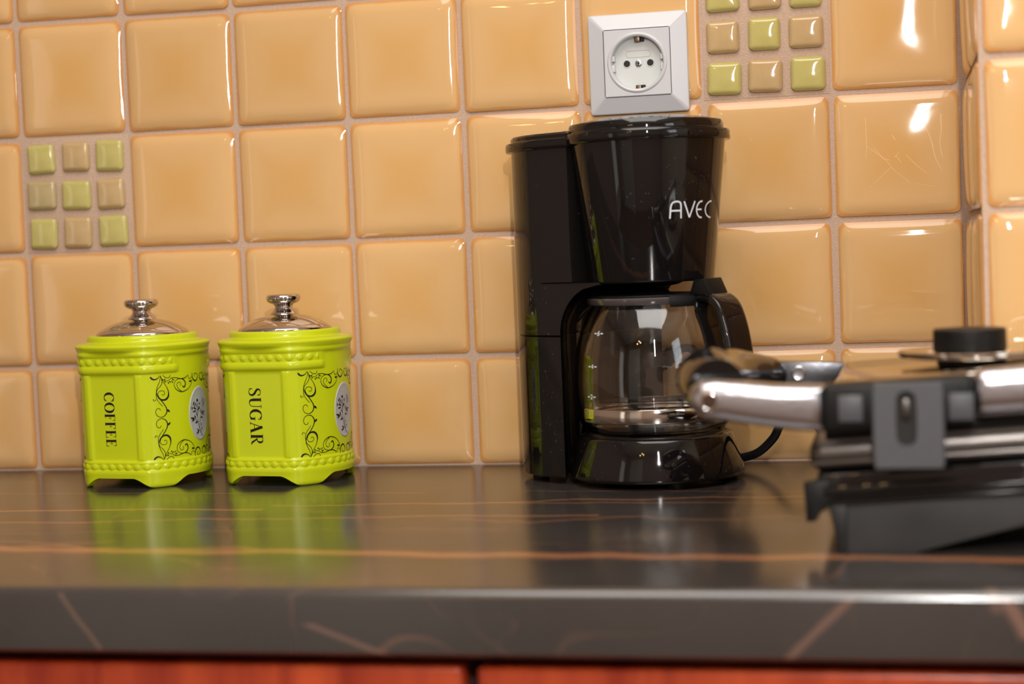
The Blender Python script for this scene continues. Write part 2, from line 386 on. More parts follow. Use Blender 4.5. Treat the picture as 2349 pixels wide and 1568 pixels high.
# ------------------------------------------------------------------ tiles
P_, T_ = .1, .0955
EDGE = .0115
def tile_mesh(hh=.1, full=T_, hz=None, height=.0040, n=26):
    hz = hz or full
    b = B(); us = []
    for k in range(n+1):
        t = k/n*2-1; us.append(math.copysign(1-(1-abs(t))**1.5, t))
    vs = []; edge = EDGE
    for j in range(n+1):
        for i in range(n+1):
            x = us[i]*full/2; z = us[j]*hz/2
            # rounded corners
            rc = .005; dx = max(0, abs(x)-(full/2-rc)); dz = max(0, abs(z)-(hz/2-rc))
            if dx and dz and hypot(dx, dz) > 1e-9:
                mxd = max(dx, dz); k = mxd/hypot(dx, dz)
                x = math.copysign(full/2-rc+dx*k, x); z = math.copysign(hz/2-rc+dz*k, z)
            ex = full/2-abs(x); ez = hz/2-abs(z); 
            f = lambda e: 1-(1-min(1, e/edge))**2.1
            h = height*(.3+.7*f(ex)*f(ez))+.0013*(1-(2*x/full)**2)*(1-(2*z/hz)**2)
            vs.append((x, -h, z))
    N = n+1; fs = [(j*N+i, j*N+i+1, (j+1)*N+i+1, (j+1)*N+i) for j in range(n) for i in range(n)]
    b.add(vs, fs)
    ring = [i for i in range(N)]+[j*N+n for j in range(1, N)]+[n*N+i for i in range(n-1, -1, -1)]+[j*N for j in range(n-1, 0, -1)]
    o = len(b.v); b.v += [(b.v[i][0], .0, b.v[i][2]) for i in ring]
    m_ = len(ring); b.f += [(ring[k], o+k, o+(k+1) % m_, ring[(k+1) % m_]) for k in range(m_)]
    return b
ZR = H+.3916                      # a grout line: rows are counted from it
proto = tile_mesh().build('tile', m_tile, wall, 60)
cut = tile_mesh(hz=.0872).build('tile', m_tile, wall, 60)
used = {proto.name: False, cut.name: False}
def place(src, parent, loc, rot):
    if src.parent == parent and not used.get(src.name, True):
        used[src.name] = True; src.location = loc; src.rotation_euler = rot; return src
    return copy_of(src, parent, loc, rot)
jit = lambda a: random.uniform(-a, a)
MOSAIC = {(0, 1), (6, 0)}
for c in range(-4, 8):
    for r in range(-3, 4):
        if (c, r) in MOSAIC: continue
        x = (c+.5)*P_; z = ZR-(r+.5)*P_
        wdt = None
        if r == 3:
            place(cut, wall, (x+jit(.0006), 0, H+.0455), (jit(.006), jit(.004), jit(.006)))
        else:
            tl = place(proto, wall, (x+jit(.0006), 0, z+jit(.0006)), (jit(.008), jit(.006), jit(.008)))
            if (c, r) == (7, 1): scratched = tl
b = B()
for pts in ([(215, 630), (300, 700), (330, 740), (410, 810)], [(225, 820), (270, 780), (320, 735)], [(330, 585), (337, 597), (345, 612)], [(345, 680), (357, 697), (370, 715)], [(390, 680), (430, 722), (480, 765)], [(340, 690), (350, 676), (358, 668)],
            [(470, 540), (500, 610), (520, 700), (550, 760)], [(215, 500), (217, 620), (213, 690)], [(250, 640), (290, 690), (320, 700)], [(430, 810), (470, 818), (515, 826)], [(545, 500), (548, 570), (540, 640), (552, 700)]):
    b.ribbon([((px-350)*.1736, (672-py)*.1736) for px, py in pts], .22,
             lambda u, v: (u/1000, -.0040-.0013*(1-(2*u/95.5)**2)*(1-(2*v/95.5)**2)-.00007, v/1000), 5)
b.build('scratch_marks', mat('worn_glaze', srgb(228, 192, 140), .3), scratched, 180)
# pier: two columns on the return, three on the front
for r in range(-3, 4):
    src = cut if r == 3 else proto
    z = H+.0455 if r == 3 else ZR-(r+.5)*P_
    for k in range(2):
        place(src, pier, (PX, PY+.0035+.0478+k*.1, z), (jit(.008), jit(.006), -pi/2+jit(.006)))
    for k in range(3):
        place(src, pier, (PX+.0035+.0478+k*.1, PY, z), (jit(.008), jit(.006), jit(.008)))
# glass mosaic panels
EDGE = .0036
gp = tile_mesh(full=.0262, hz=.0262, height=.0036, n=22)
g0 = {}
pats = {(0, 1): 'gbggb'}
for (c, r) in sorted(MOSAIC):
    cx = (c+.5)*P_; cz = ZR-(r+.5)*P_
    b = B(); b.box(-.0499, .0499, -.0003, .001, -.0499, .0499, .0002)
    pan = b.build('mosaic_panel', m_grout, wall, loc=(cx, 0, cz))
    for i in range(3):
        for j in range(3):
            green = (i+j) % 2 == 0
            mt = m_gl_green if green else (m_gl_grey if (c == 0 and (i, j) in ((0, 1),)) else m_gl_brown)
            loc = ((i-1)*.0327+jit(.0008), -.001, (j-1)*.0327+jit(.0008)); rot = (jit(.02), jit(.03), jit(.02))
            if mt.name not in g0: g0[mt.name] = B(); g0[mt.name].v = gp.v; g0[mt.name].f = gp.f; o = g0[mt.name].build('glass_piece', mt, pan, 60); g0[mt.name] = o; o.location = loc; o.rotation_euler = rot
            else: o = copy_of(g0[mt.name], pan, loc, rot)
            o.scale = (1+jit(.04), 1, 1+jit(.04))

# ------------------------------------------------------------------ worktop and cabinets
def worktop():
    YF, TH, R = -.5265, .0365, .006
    prof = [(YF+R+R*cos(a), -R+R*sin(a)) for a in (pi/2+k*pi/12 for k in range(0, 7))]   # top edge round
    prof += [(YF, -TH+.002), (YF+.002, -TH)]
    b = B(); rings = []
    for x, yb in ((-1.55, -.0005), (PX-.0002, -.0005), (PX-.0001, PY-.0005), (X1-.02, PY-.0005)):
        rings.append([(x, yb, H)]+[(x, y, H+z) for y, z in prof]+[(x, yb, H-TH)])
    b.loft(rings, True, True, True)
    o = b.build('worktop', m_worktop, None, 30)
    o['label'] = 'black stone-look worktop with copper-coloured veins and a rounded front edge'; o['category'] = 'worktop'
    return o
worktop()
m_carc = mat('dark_carcass', srgb(30, 16, 12), .7)
def cabinet(x0, x1, label):
    t = thing('base_cabinet', label, 'cabinet', ((x0+x1)/2, 0, 0), 0, 'base cabinets under the worktop')
    w2 = (x1-x0)/2-.0005
    b = B(); b.box(-w2, w2, -.484, -.24, .1, H-.0372, .001); b.build('carcass', m_carc, t)
    b = B(); b.box(-w2+.0035, w2-.0035, -.506, -.4845, .11, H-.0462, .0035); b.build('door', m_cherry, t)
    b = B(); b.box(-w2, w2, -.45, -.43, 0, .0995, .001); b.build('plinth', m_carc, t)
cabinet(-.085, .5158, 'cherry red cabinet left of the dark gap below the worktop')
cabinet(.5158, 1.1158, 'cherry red cabinet right of the dark gap below the worktop')

# ------------------------------------------------------------------ wall socket
def square_ring(b, h0, y0, h1, y1, cr0, cr1, n=8):
    """ring between two rounded squares (half sizes h0, h1) at depths y0, y1"""
    def sq(h, y, cr):
        out = []
        for (sx, sz, a0) in ((1, 1, 0), (-1, 1, 90), (-1, -1, 180), (1, -1, 270)):
            for k in range(n+1):
                a = rad(a0+90*k/n); out.append((sx*(h-cr)+cr*cos(a), y, sz*(h-cr)+cr*sin(a)))
        return out
    b.loft([sq(h0, y0, cr0), sq(h1, y1, cr1)], True)
def socket():
    t = thing('wall_socket', 'white square wall socket with one round outlet above the coffee maker', 'socket', (.5488, 0, H+.3242))
    b = B()
    for h0, y0, h1, y1, c0, c1 in ((.040, -.0045, .040, -.0085, .0025, .0025), (.040, -.0085, .0393, -.0092, .0025, .0025), (.0393, -.0092, .0276, -.0148, .0025, .0016),
                                   (.0276, -.0148, .0272, -.0150, .0016, .0016), (.0272, -.0150, .0271, -.0125, .0016, .0016)):
        square_ring(b, h0, y0, h1, y1, c0, c1)
    b.build('frame', m_white, t, 25)
    b = B(); square_ring(b, .0274, -.0125, .0266, -.0126, .0015, .0015); square_ring(b, .0274, -.0126, .0266, -.0126, .0015, .0015); b.build('shadow_joint', m_gap, t)
    # insert: square outside, round well inside
    b = B(); n = 64; h = .02665
    def sqp(a, h, y):
        k = h/max(abs(cos(a)), abs(sin(a))); return (k*cos(a), y, k*sin(a))
    A = [2*pi*k/n for k in range(n)]
    b.loft([[sqp(a, h, -.0125) for a in A], [sqp(a, h, -.0147) for a in A], [sqp(a, h-.0005, -.0152) for a in A],
            [(.0243*cos(a), -.0152, .0243*sin(a)) for a in A], [(.0236*cos(a), -.0160, .0236*sin(a)) for a in A], [(.0226*cos(a), -.0164, .0226*sin(a)) for a in A],
            [(.0216*cos(a), -.0160, .0216*sin(a)) for a in A], [(.0209*cos(a), -.0150, .0209*sin(a)) for a in A], [(.0205*cos(a), -.0064, .0205*sin(a)) for a in A]], True)
    ins = b.build('insert', m_white, t, 25)
    b = B(); b.lathe([(.0206, .0062), (.0206, .0066), (.0, .0068)], 48, axis='y', cap0=True, cap1=False); b.build('outlet_face', m_white2, t, 30)
    for s in (-1, 1):
        b = B(); b.lathe([(.0033, .0066), (.0031, .0073), (.0027, .0072), (.0025, .0067), (.0004, .0067)], 24, axis='y'); o = b.build('pin_hole', m_white2, t, loc=(s*.0095, 0, 0))
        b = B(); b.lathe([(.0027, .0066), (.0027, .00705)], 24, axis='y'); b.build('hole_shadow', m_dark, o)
    b = B(); b.lathe([(.0027, .0066), (.0027, .0076), (.0022, .0079), (.0005, .0078)], 20, axis='y'); o = b.build('screw', m_screw, t)
    b = B(); b.box(-.0017, .0017, -.0081, -.0076, -.00035, .00035); b.box(-.00035, .00035, -.0081, -.0076, -.0017, .0017); b.build('cross_slot', m_dark, o)
    for s in (-1, 1):
        b = B(); b.box(-.0022, .0022, -.0118, -.0064, s*.0197-.0028, s*.0197+.0020, .0004)
        o = b.build('earth_contact', m_brass, t)
        b = B(); b.box(.0022, .0052, -.010, -.0064, s*.0192-.002, s*.0192+.0016, .0003); b.build('contact_slot', m_dark, o)
    for s in (-1, 1):
        b = B(); b.box(s*.0199-.0013, s*.0199+.0013, -.0135, -.0064, .0018, .0062, .0003); b.box(s*.0199-.0013, s*.0199+.0013, -.0135, -.0064, -.0065, -.0012, .0003)
        b.build('side_key', m_white, t)
    # oval outline of an embossed mark, drawn as a thin darker line
    mp = lambda u, v: (u, -.00705, v)
    b = B(); pts = []
    for k in range(24):
        a = 2*pi*k/24; pts.append((math.copysign(.0072, cos(a))+.0027*cos(a), .0076+.0027*sin(a)))
    b.ribbon(pts, .00022, mp, 2, closed=True); b.build('embossed_oval', mat('oval_line', srgb(172, 166, 150), .4), t)
socket()

# ------------------------------------------------------------------ lettering made of strokes
def arc(cx, cy, rx, ry, a0, a1, n=16):
    return [(cx+rx*cos(rad(a0+(a1-a0)*k/n)), cy+ry*sin(rad(a0+(a1-a0)*k/n))) for k in range(n+1)]
def arcw(a0, a1, thick, thin, n=16):
    return [thin+(thick-thin)*abs(cos(rad(a0+(a1-a0)*k/n)))**1.3 for k in range(n+1)]
TK, TN = .20, .07
def glyph(ch):
    L = []
    if ch in 'CG':
        L += [(arc(.42, .5, .35, .475, 48, 312), arcw(48, 312, TK, .045), 1), ([(.70, .96), (.70, .68)], [.03, .06], 0)]
        L += [([(.66, .42), (.66, .06)], .13, 0), ([(.52, .42), (.80, .42)], .045, 0)] if ch == 'G' else [([(.655, .16), (.72, .26)], [.06, .02], 0)]
    if ch == 'O': L += [(arc(.42, .5, .345, .475, 0, 345, 23), arcw(0, 345, TK, .045, 23), 2)]
    if ch in 'EFR':
        L += [([(.18, .02), (.18, .98)], TK*.92, 0), ([(.03, .02), (.34, .02)], .045, 0)]
    if ch in 'EF':
        L += [([(.03, .98), (.57, .98)], .045, 0), ([(.565, 1.0), (.565, .74)], [.06, .02], 0), ([(.18, .52), (.42, .52)], .045, 0), ([(.42, .65), (.42, .39)], .032, 0)]
    if ch == 'E': L += [([(.03, .02), (.60, .02)], .045, 0), ([(.595, 0), (.62, .28)], [.06, .02], 0)]
    if ch == 'R': L += [([(.03, .98), (.40, .978), (.55, .93), (.605, .76), (.55, .58), (.40, .52), (.18, .51)], [.045, .045, .10, .15, .10, .045, .045], 1), ([(.36, .52), (.60, .10), (.76, .02)], [.10, .13, .05], 0)]
    if ch == 'S':
        L += [([(.50, .78), (.44, .93), (.29, .975), (.14, .90), (.11, .74), (.24, .60), (.40, .49), (.515, .31), (.47, .11), (.29, .025), (.13, .10), (.07, .26)],
               [.03, .04, .05, .10, .14, .16, .16, .14, .10, .05, .04, .03], 1), ([(.52, .98), (.52, .70)], [.03, .05], 0), ([(.055, .02), (.055, .32)], [.03, .05], 0)]
    if ch == 'U':
        L += [([(.17, .98), (.17, .36), (.22, .12), (.40, .025), (.58, .12), (.65, .36), (.65, .98)], [TK*.92, TK*.92, .13, .05, .05, .05, .05], 1), ([(.03, .98), (.32, .98)], .045, 0), ([(.53, .98), (.78, .98)], .045, 0)]
    if ch == 'A':
        L += [([(.13, .02), (.43, .99)], .05, 0), ([(.41, 1.0), (.71, .02)], TK*.92, 0), ([(.22, .34), (.60, .34)], .045, 0), ([(.03, .02), (.25, .02)], .045, 0), ([(.56, .02), (.85, .02)], .045, 0)]
    return L
ADV = dict(C=.80, O=.86, F=.66, E=.70, S=.65, U=.82, G=.80, A=.86, R=.80)

# ------------------------------------------------------------------ ceramic jars
TR = [[[[(24.03,88.97),(25.13,87.59),(27.14,86.69),(29.52,87.1),(31.36,88.33),(32.21,89.62)],[0.66,0.88,0.72,0.44,0.28,0.17]],[[(32.74,89.59),(33.94,86.59),(34.09,83.91),(32.44,81.07),(29.94,78.8),(28.83,76.99),(28.31,74.09),(28.75,71.39),(30.53,68.35),(33.73,64.96)],[0.28,0.33,0.33,0.28,0.22,0.33,0.33,0.28,0.22,0.11]],[[(32.89,89.05),(32.07,85.09),(30.41,81.98),(28.9,78.33),(28.87,75.66),(30.17,72.38),(33.24,69.0),(36.03,65.35),(37.39,62.58),(37.22,59.65),(34.96,57.12),(31.63,56.37),(28.46,57.78),(27.25,60.52),(28.15,62.88),(30.26,63.56),(31.77,61.87)],[0.17,0.22,0.28,0.33,0.44,0.5,0.44,0.44,0.55,0.55,0.39,0.28,0.28,0.28,0.28,0.22,0.17]],[[(33.07,89.04),(35.31,84.37),(38.11,80.46),(39.72,76.61),(39.63,72.87),(37.23,70.35),(33.9,70.03),(31.3,71.52),(29.99,74.53),(31.01,76.87),(33.42,77.43),(35.77,76.59),(36.15,74.7),(34.71,73.83),(33.43,74.44)],[0.17,0.22,0.28,0.44,0.88,0.99,0.77,0.5,0.28,0.28,0.22,0.28,0.22,0.22,0.17]],[[(28.01,70.9),(27.37,69.87),(26.19,69.82),(25.53,70.76),(26.27,71.26)],[0.17,0.22,0.22,0.22,0.17]],[[(34.26,86.84),(37.16,85.06),(40.85,85.37),(43.43,86.92),(47.9,86.9),(53.16,85.79),(58.12,86.35),(61.22,88.29)],[0.17,0.22,0.22,0.28,0.33,0.44,0.39,0.22]],[[(35.14,89.72),(37.33,87.99),(40.04,87.29),(41.75,87.99),(42.21,89.57)],[0.17,0.22,0.28,0.28,0.22]],[[(66.29,84.41),(64.96,80.73),(61.2,77.23),(55.96,75.47),(51.83,75.51),(47.66,77.69),(45.93,81.02),(47.08,84.16),(50.45,85.65),(53.84,85.74),(56.89,84.02),(57.94,81.52),(56.92,79.17),(55.49,79.01),(54.52,80.15)],[0.22,0.28,0.33,0.44,0.44,0.33,0.28,0.28,0.28,0.44,0.55,0.55,0.66,0.55,0.33]],[[(53.2,75.68),(49.98,78.06),(48.7,80.84),(49.6,82.65),(51.3,83.18),(52.79,82.16),(52.71,80.82),(51.8,80.51)],[0.33,0.28,0.28,0.28,0.22,0.22,0.22,0.17]],[[(66.7,89.79),(66.97,85.71),(69.74,82.96),(72.96,83.64),(74.64,86.5),(72.91,88.53),(70.22,88.89),(69.25,87.71),(70.47,86.54)],[0.22,0.55,0.77,0.55,0.33,0.28,0.28,0.22,0.17]],[[(61.58,87.99),(62.19,85.79),(64.09,85.11),(65.97,86.6)],[0.22,0.22,0.22,0.22]]],[[(35.71,85.95),(37.98,86.62),0.61],[(36.21,84.32),(37.83,83.95),0.66],[(39.53,83.85),(41.0,82.69),0.72],[(40.8,84.57),(42.72,83.38),0.66],[(42.99,84.7),(44.0,83.73),0.61],[(43.67,85.73),(46.5,85.17),0.72],[(43.44,87.08),(44.99,86.55),0.61],[(44.4,84.07),(44.76,82.82),0.66],[(37.67,62.19),(40.6,59.84),1.21],[(62.37,82.97),(65.7,83.1),1.21]],[[[(79.0,36.88),(76.11,38.61),(74.06,41.51),(72.21,45.5),(70.94,49.43),(70.5,53.59),(70.42,55.81),(72.2,58.19)],[0.13,0.22,0.26,0.22,0.22,0.19,0.19,0.1]],[[(75.54,38.82),(74.85,40.8),(75.39,42.33)],[0.13,0.19,0.16]],[[(73.35,42.85),(73.15,47.0),(74.39,51.64),(77.05,55.21),(77.77,59.6)],[0.13,0.16,0.19,0.19,0.16]],[[(70.89,48.8),(68.5,50.92),(67.11,52.15)],[0.16,0.26,0.26]],[[(73.83,42.01),(71.93,42.2)],[0.16,0.19]],[[(68.0,57.29),(69.7,56.51),(70.65,54.21)],[0.13,0.26,0.16]],[[(67.43,56.24),(69.1,55.3),(70.76,53.56)],[0.13,0.29,0.16]]],[[(67.6,52.11),(65.89,55.11),1.12],[(66.16,52.24),(60.51,53.22),1.12],[(66.16,52.24),(62.29,50.22),1.28],[(70.42,49.47),(66.36,48.58),1.12],[(71.92,42.04),(68.68,43.62),0.71],[(71.9,41.88),(67.86,39.58),1.28],[(75.86,42.29),(77.59,44.82),0.8],[(76.16,45.6),(75.52,48.2),0.58],[(75.9,55.63),(74.84,59.86),0.58],[(77.72,55.79),(77.99,58.62),0.71],[(78.05,56.07),(83.15,57.21),0.96],[(78.04,55.92),(81.39,53.86),0.9],[(75.06,52.69),(79.56,52.12),0.8],[(70.44,65.56),(71.17,68.09),1.93],[(64.59,62.96),(66.51,66.43),1.03],[(67.93,62.67),(67.9,65.52),0.8],[(66.84,61.19),(66.55,63.74),0.71],[(69.52,60.64),(70.65,64.97),0.84],[(70.32,57.72),(73.12,62.54),1.03],[(74.22,62.45),(74.77,65.42),0.77],[(72.55,59.11),(74.71,61.61),0.8],[(73.33,65.06),(72.89,63.04),0.45],[(62.7,62.17),(63.41,59.43),0.9],[(64.48,61.39),(69.18,59.47),0.96],[(63.52,57.84),(68.85,58.48),0.9],[(79.74,66.74),(80.83,67.76),0.96],[(78.26,64.64),(78.79,66.82),0.45],[(82.44,66.83),(83.72,65.45),0.64],[(80.62,65.71),(81.15,64.4),0.64],[(80.49,64.45),(83.9,63.84),0.45],[(79.14,63.93),(80.32,62.87),0.51],[(81.18,61.53),(82.37,63.02),0.8],[(78.78,60.3),(78.39,62.72),0.45]]]
PHI0 = 14.0                       # print angle -> jar angle
def xs(phi):                      # plan radius at panel level; phi in degrees from the lettered face
    q = abs((phi+180) % 360-180); q = 180-q if q > 90 else q
    if q <= 29: return .0474/cos(rad(q))
    t = (q-29)/61; return .0542-.0033*sstep(0, .55, t)
def plan(phi): return (xs(phi-5)+xs(phi-2.5)*1.5+xs(phi)*2+xs(phi+2.5)*1.5+xs(phi+5))/7
OFF = [(0, -1.6), (.6, -.2), (1.6, .7), (3.5, 1.1), (8, 1.2), (9.5, 1.4), (12, 1.7), (14, 1.4), (15, .75), (19.2, .75), (20.3, 1.0), (21.2, .7), (22.2, 0), (91, 0), (92, .9), (93.2, 1.6), (95.5, 1.8), (97, 1.4), (98, .8), (104.6, .8),
       (105.6, 1.4), (107, 1.8), (109, 1.8), (110.2, 2.6), (111.6, 3.2), (112.8, 3.6), (113.8, 3.5), (114.6, 2.7), (115.2, 1.4), (115.8, -2.4), (116.3, -4.6), (117, -5.7), (119.6, -6.1), (121, -6.8), (121.7, -8), (121.8, -10), (121.2, -13.5)]
def foot(phi):
    return max(1-sstep(6, 27, abs((phi-c+180) % 360-180)) for c in (45, 135, 225, 315))
def surf(phi, z):                 # z in mm -> radius in m
    q = abs((phi+180) % 360-180); q = 180-q if q > 90 else q
    r = plan(phi)*(1-.018*max(0, (92-z))/92)
    rc = .0507
    k = max(.65*sstep(107, 111, z), sstep(114.8, 116.3, z)); r = r*(1-k)+rc*k
    o = interp(OFF, z)
    win_ = sstep(60, 67, q)
    if 91 < z < 106: o *= 1-win_*(1-sstep(103, 106, z))
    if 22 < z < 91:
        e = min(sstep(21.5, 23.5, z), 1-sstep(89.5, 91.5, z))
        o += e*(-.55*(1-sstep(23.0, 25.0, q))+.55*sstep(23.5, 25.5, q)*(1-sstep(28.5, 31.5, q)))
    for zc, hgt in ((17.1, 1.0), (101.3, 1.0)):
        if abs(z-zc) < 2.7 and not (zc > 90 and q > 58):
            d = (phi/9-math.floor(phi/9)-.5)*9*.9
            rr = 1-(d*d+(z-zc)**2)/2.65**2
            if rr > 0: o += hgt*sqrt(rr)
    return r+o/1000
def jar_pt(phi, z, up=0):
    r = surf(phi, z)+up; a = rad(phi); return (r*sin(a), -r*cos(a), z/1000)
def jar_body():
    n = 400
    zs = [14, 14.5, 15, 15.4, 15.8, 16.3, 16.7, 17.1, 17.5, 17.9, 18.4, 18.8, 19.2, 19.8, 20.3, 20.8, 21.2, 21.8, 22.2, 23, 24, 30, 40, 50, 60, 70, 80, 88, 89.8, 90.6, 91, 91.5, 92, 92.6, 93.2, 94.3, 95.5, 96.3, 97, 97.6, 98, 98.6,
          99.1, 99.6, 100.1, 100.7, 101.3, 101.9, 102.5, 103, 103.5, 104, 104.6, 105.1, 105.6, 106.3, 107, 108, 109, 109.6, 110.2, 110.9, 111.6, 112.2, 112.8, 113.3, 113.8, 114.3, 114.8, 115.2, 115.5, 115.8, 116.3, 117, 118, 119.6, 120.4, 121, 121.45, 121.7, 121.8, 121.75, 121.2]
    ph = [360*k/n for k in range(n)]; zb = [8.2*(1-foot(p)) for p in ph]
    rings = []
    for t in (0, .04, .1, .18, .3, .45, .6, .75, .88):
        rings.append([jar_pt(p, z0+(14-z0)*t) if True else 0 for p, z0 in zip(ph, zb)])
    inner = []
    for dr, zz in ((.006, None), (.007, 12)):
        inner.append([((surf(p, 10)-dr)*sin(rad(p)), -(surf(p, 10)-dr)*cos(rad(p)), ((z0+.3) if zz is None else zz)/1000) for p, z0 in zip(ph, zb)])
    seen = []
    for z in zs[:-3]: rings.append([jar_pt(p, z) for p in ph])
    for z, r in ((121.8, .0405), (121.2, .038), (118, .037)):
        rings.append([(r*sin(rad(p)), -r*cos(rad(p)), z/1000) for p in ph])
    b = B(); b.loft(inner[::-1]+rings, True, True, True); return b
def pmap(phi, z): return jar_pt(phi, z, .00022)
def draw(b, data, mp, shift=0, mirror=None, flip=None, k_phi=1):
    """strokes and leaves in (degrees, mm); widths are in mm"""
    S, Lv = data
    f = 1/.9                                                          # mm along the face -> degrees
    def tr(p):
        a, z = p[0]+shift, p[1]
        if flip: z = 2*flip-z
        if mirror is not None: a = 2*mirror-a
        return (a*.9, z)
    m2 = lambda u, v: mp(u*f, v)
    for pts, ws in S: b.ribbon([tr(p) for p in pts], [max(.4, x*1.6) for x in ws], m2, 5)
    for p, q, w_ in Lv: b.leaf(tr(p), tr(q), w_*1.4, m2)
def make_jar(label, text, size, u0, z_top, loc, rz, src=None):
    t = thing('ceramic_jar', label, 'jar', loc, rz, 'lime green kitchen jars')
    if src is None:
        src = {}
        body = jar_body().build('body', m_lime, t, 60); src['body'] = body
        b = B(); b.lathe([(.0362, .1192), (.0374, .1205), (.0376, .1222), (.0366, .1236), (.0340, .1254), (.0280, .1288), (.0210, .1314), (.0150, .1330), (.0118, .1336), (.0112, .1338)], 96)
        lid = b.build('lid', m_chrome, t, 60); src['lid'] = lid
        b = B(); b.lathe([(.0118, .1334), (.0112, .1345), (.0094, .1362), (.0078, .1384), (.0072, .1404), (.0078, .1409), (.0079, .1415), (.0090, .1422), (.0114, .1430), (.0132, .1442), (.0139, .1460), (.0139, .1476), (.0133, .1490), (.0120, .1498), (.0090, .1494), (.0005, .1490)], 64)
        kn = b.build('lid_knob', m_chrome, lid, 60); src['knob'] = kn
        fl = 55.78
        for base in (0, 180):
            b = B()
            for m_ in (None, 90):
                for g in (None, fl): draw(b, (TR[0], TR[1]), lambda a, z: pmap(a+base, z), PHI0, m_, g)
            src['floral%d' % base] = b.build('floral_print', m_print, t, 180)
        for base in (0, 180):
            b = B(); rings = []
            for k, up in ((1.0, -.0003), (.99, .0003), (.95, .0006), (.90, .0003), (.86, .0002), (.5, .0002), (.02, .0002)):
                ring = []
                for j in range(48):
                    a = 2*pi*j/48; ring.append(jar_pt(90+base+15.2*k*cos(a), 56.2+22.2*k*sin(a), up))
                rings.append(ring)
            b.loft(rings, True, False, True); md = b.build('medallion', m_medal, t, 60)
            b = B(); draw(b, (TR[2], TR[3]), lambda a, z, base=base: jar_pt(a+base, z, .0005), PHI0+1.5); rp = b.build('rose_print', m_print, md, 180)
            src['med%d' % base] = md; src['rose%d' % base] = rp
    else:
        for k in ('body', 'lid', 'floral0', 'floral180'): c = copy_of(src[k], t, (0, 0, 0)); src['_'+k] = c
        copy_of(src['knob'], src['_lid'], (0, 0, 0))
        for base in (0, 180): copy_of(src['rose%d' % base], copy_of(src['med%d' % base], t, (0, 0, 0)), (0, 0, 0))
    # lettering reads downwards, tops to the right, on both lettered faces
    b = B(); y = z_top
    for ch in text:
        for pts, ws, mode in glyph(ch):
            for base in (0,):
                def mp(u, v, y=y):
                    lat = u0+(v-.5)*size; zz = y-u*size
                    d = .0474*(1-.018*max(0, (92-zz))/92)
                    rr = surf(math.degrees(math.atan2(lat/1000, d)), zz); ph = math.atan2(lat/1000, d)
                    return ((rr+.00022)*sin(ph), -(rr+.00022)*cos(ph), zz/1000)
                b.ribbon(pts, ws, mp, 4, smooth=mode > 0, closed=mode == 2)
        y -= ADV[ch]*size*SPC
    b.build('lettering', m_print, t, 180)
    return src
SPC = 1.05
jsrc = make_jar('lime green jar lettered COFFEE with a chrome knobbed lid', 'COFFEE', 9.6, -3.6, 77.2, (.1402, -.079, H), rad(-9))
SPC = 1.06
make_jar('lime green jar lettered SUGAR with a chrome knobbed lid', 'SUGAR', 11.0, -3.6, 78.0, (.2618, -.0735, H), rad(-9), jsrc)

# ------------------------------------------------------------------ drip coffee maker
CM = Vector((.566, -.103, H)); CA = rad(-33)
MI = (Matrix.Translation(CM) @ Matrix.Rotation(CA, 4, 'Z')).inverted()
def to_local(p): return tuple(MI @ Vector((p[0], p[1], H+p[2])))
def tower_plan(xf, xm, off=0, nf=14, nc=20):
    yf = .0585-max(0, (xf+.04))*.35
    half = []
    for k in range(nf+1):
        y = -yf*k/nf; half.append((xm+(xf-xm)*(k/nf)**2, y))
    half[-1] = (xf-.0012, -yf+.0004); half.append((xf-.004, -yf-.0004 if xf > -.03 else -yf))
    for k in range(nc+1):
        a = rad(-90-90*k/nc); half.append((-.059+.056*cos(a), -.014+.0445*sin(a)))
    half.append((-.1156, 0))
    full = half+[(x, -y) for x, y in half[-2:0:-1]]
    if off:                       # grow or shrink about the middle of the plan
        cx = (xf-.115)/2; kx = 1+off/((xf+.115)/2); ky = 1+off/.0585
        full = [(cx+(x-cx)*kx, y*ky) for x, y in full]
    return full
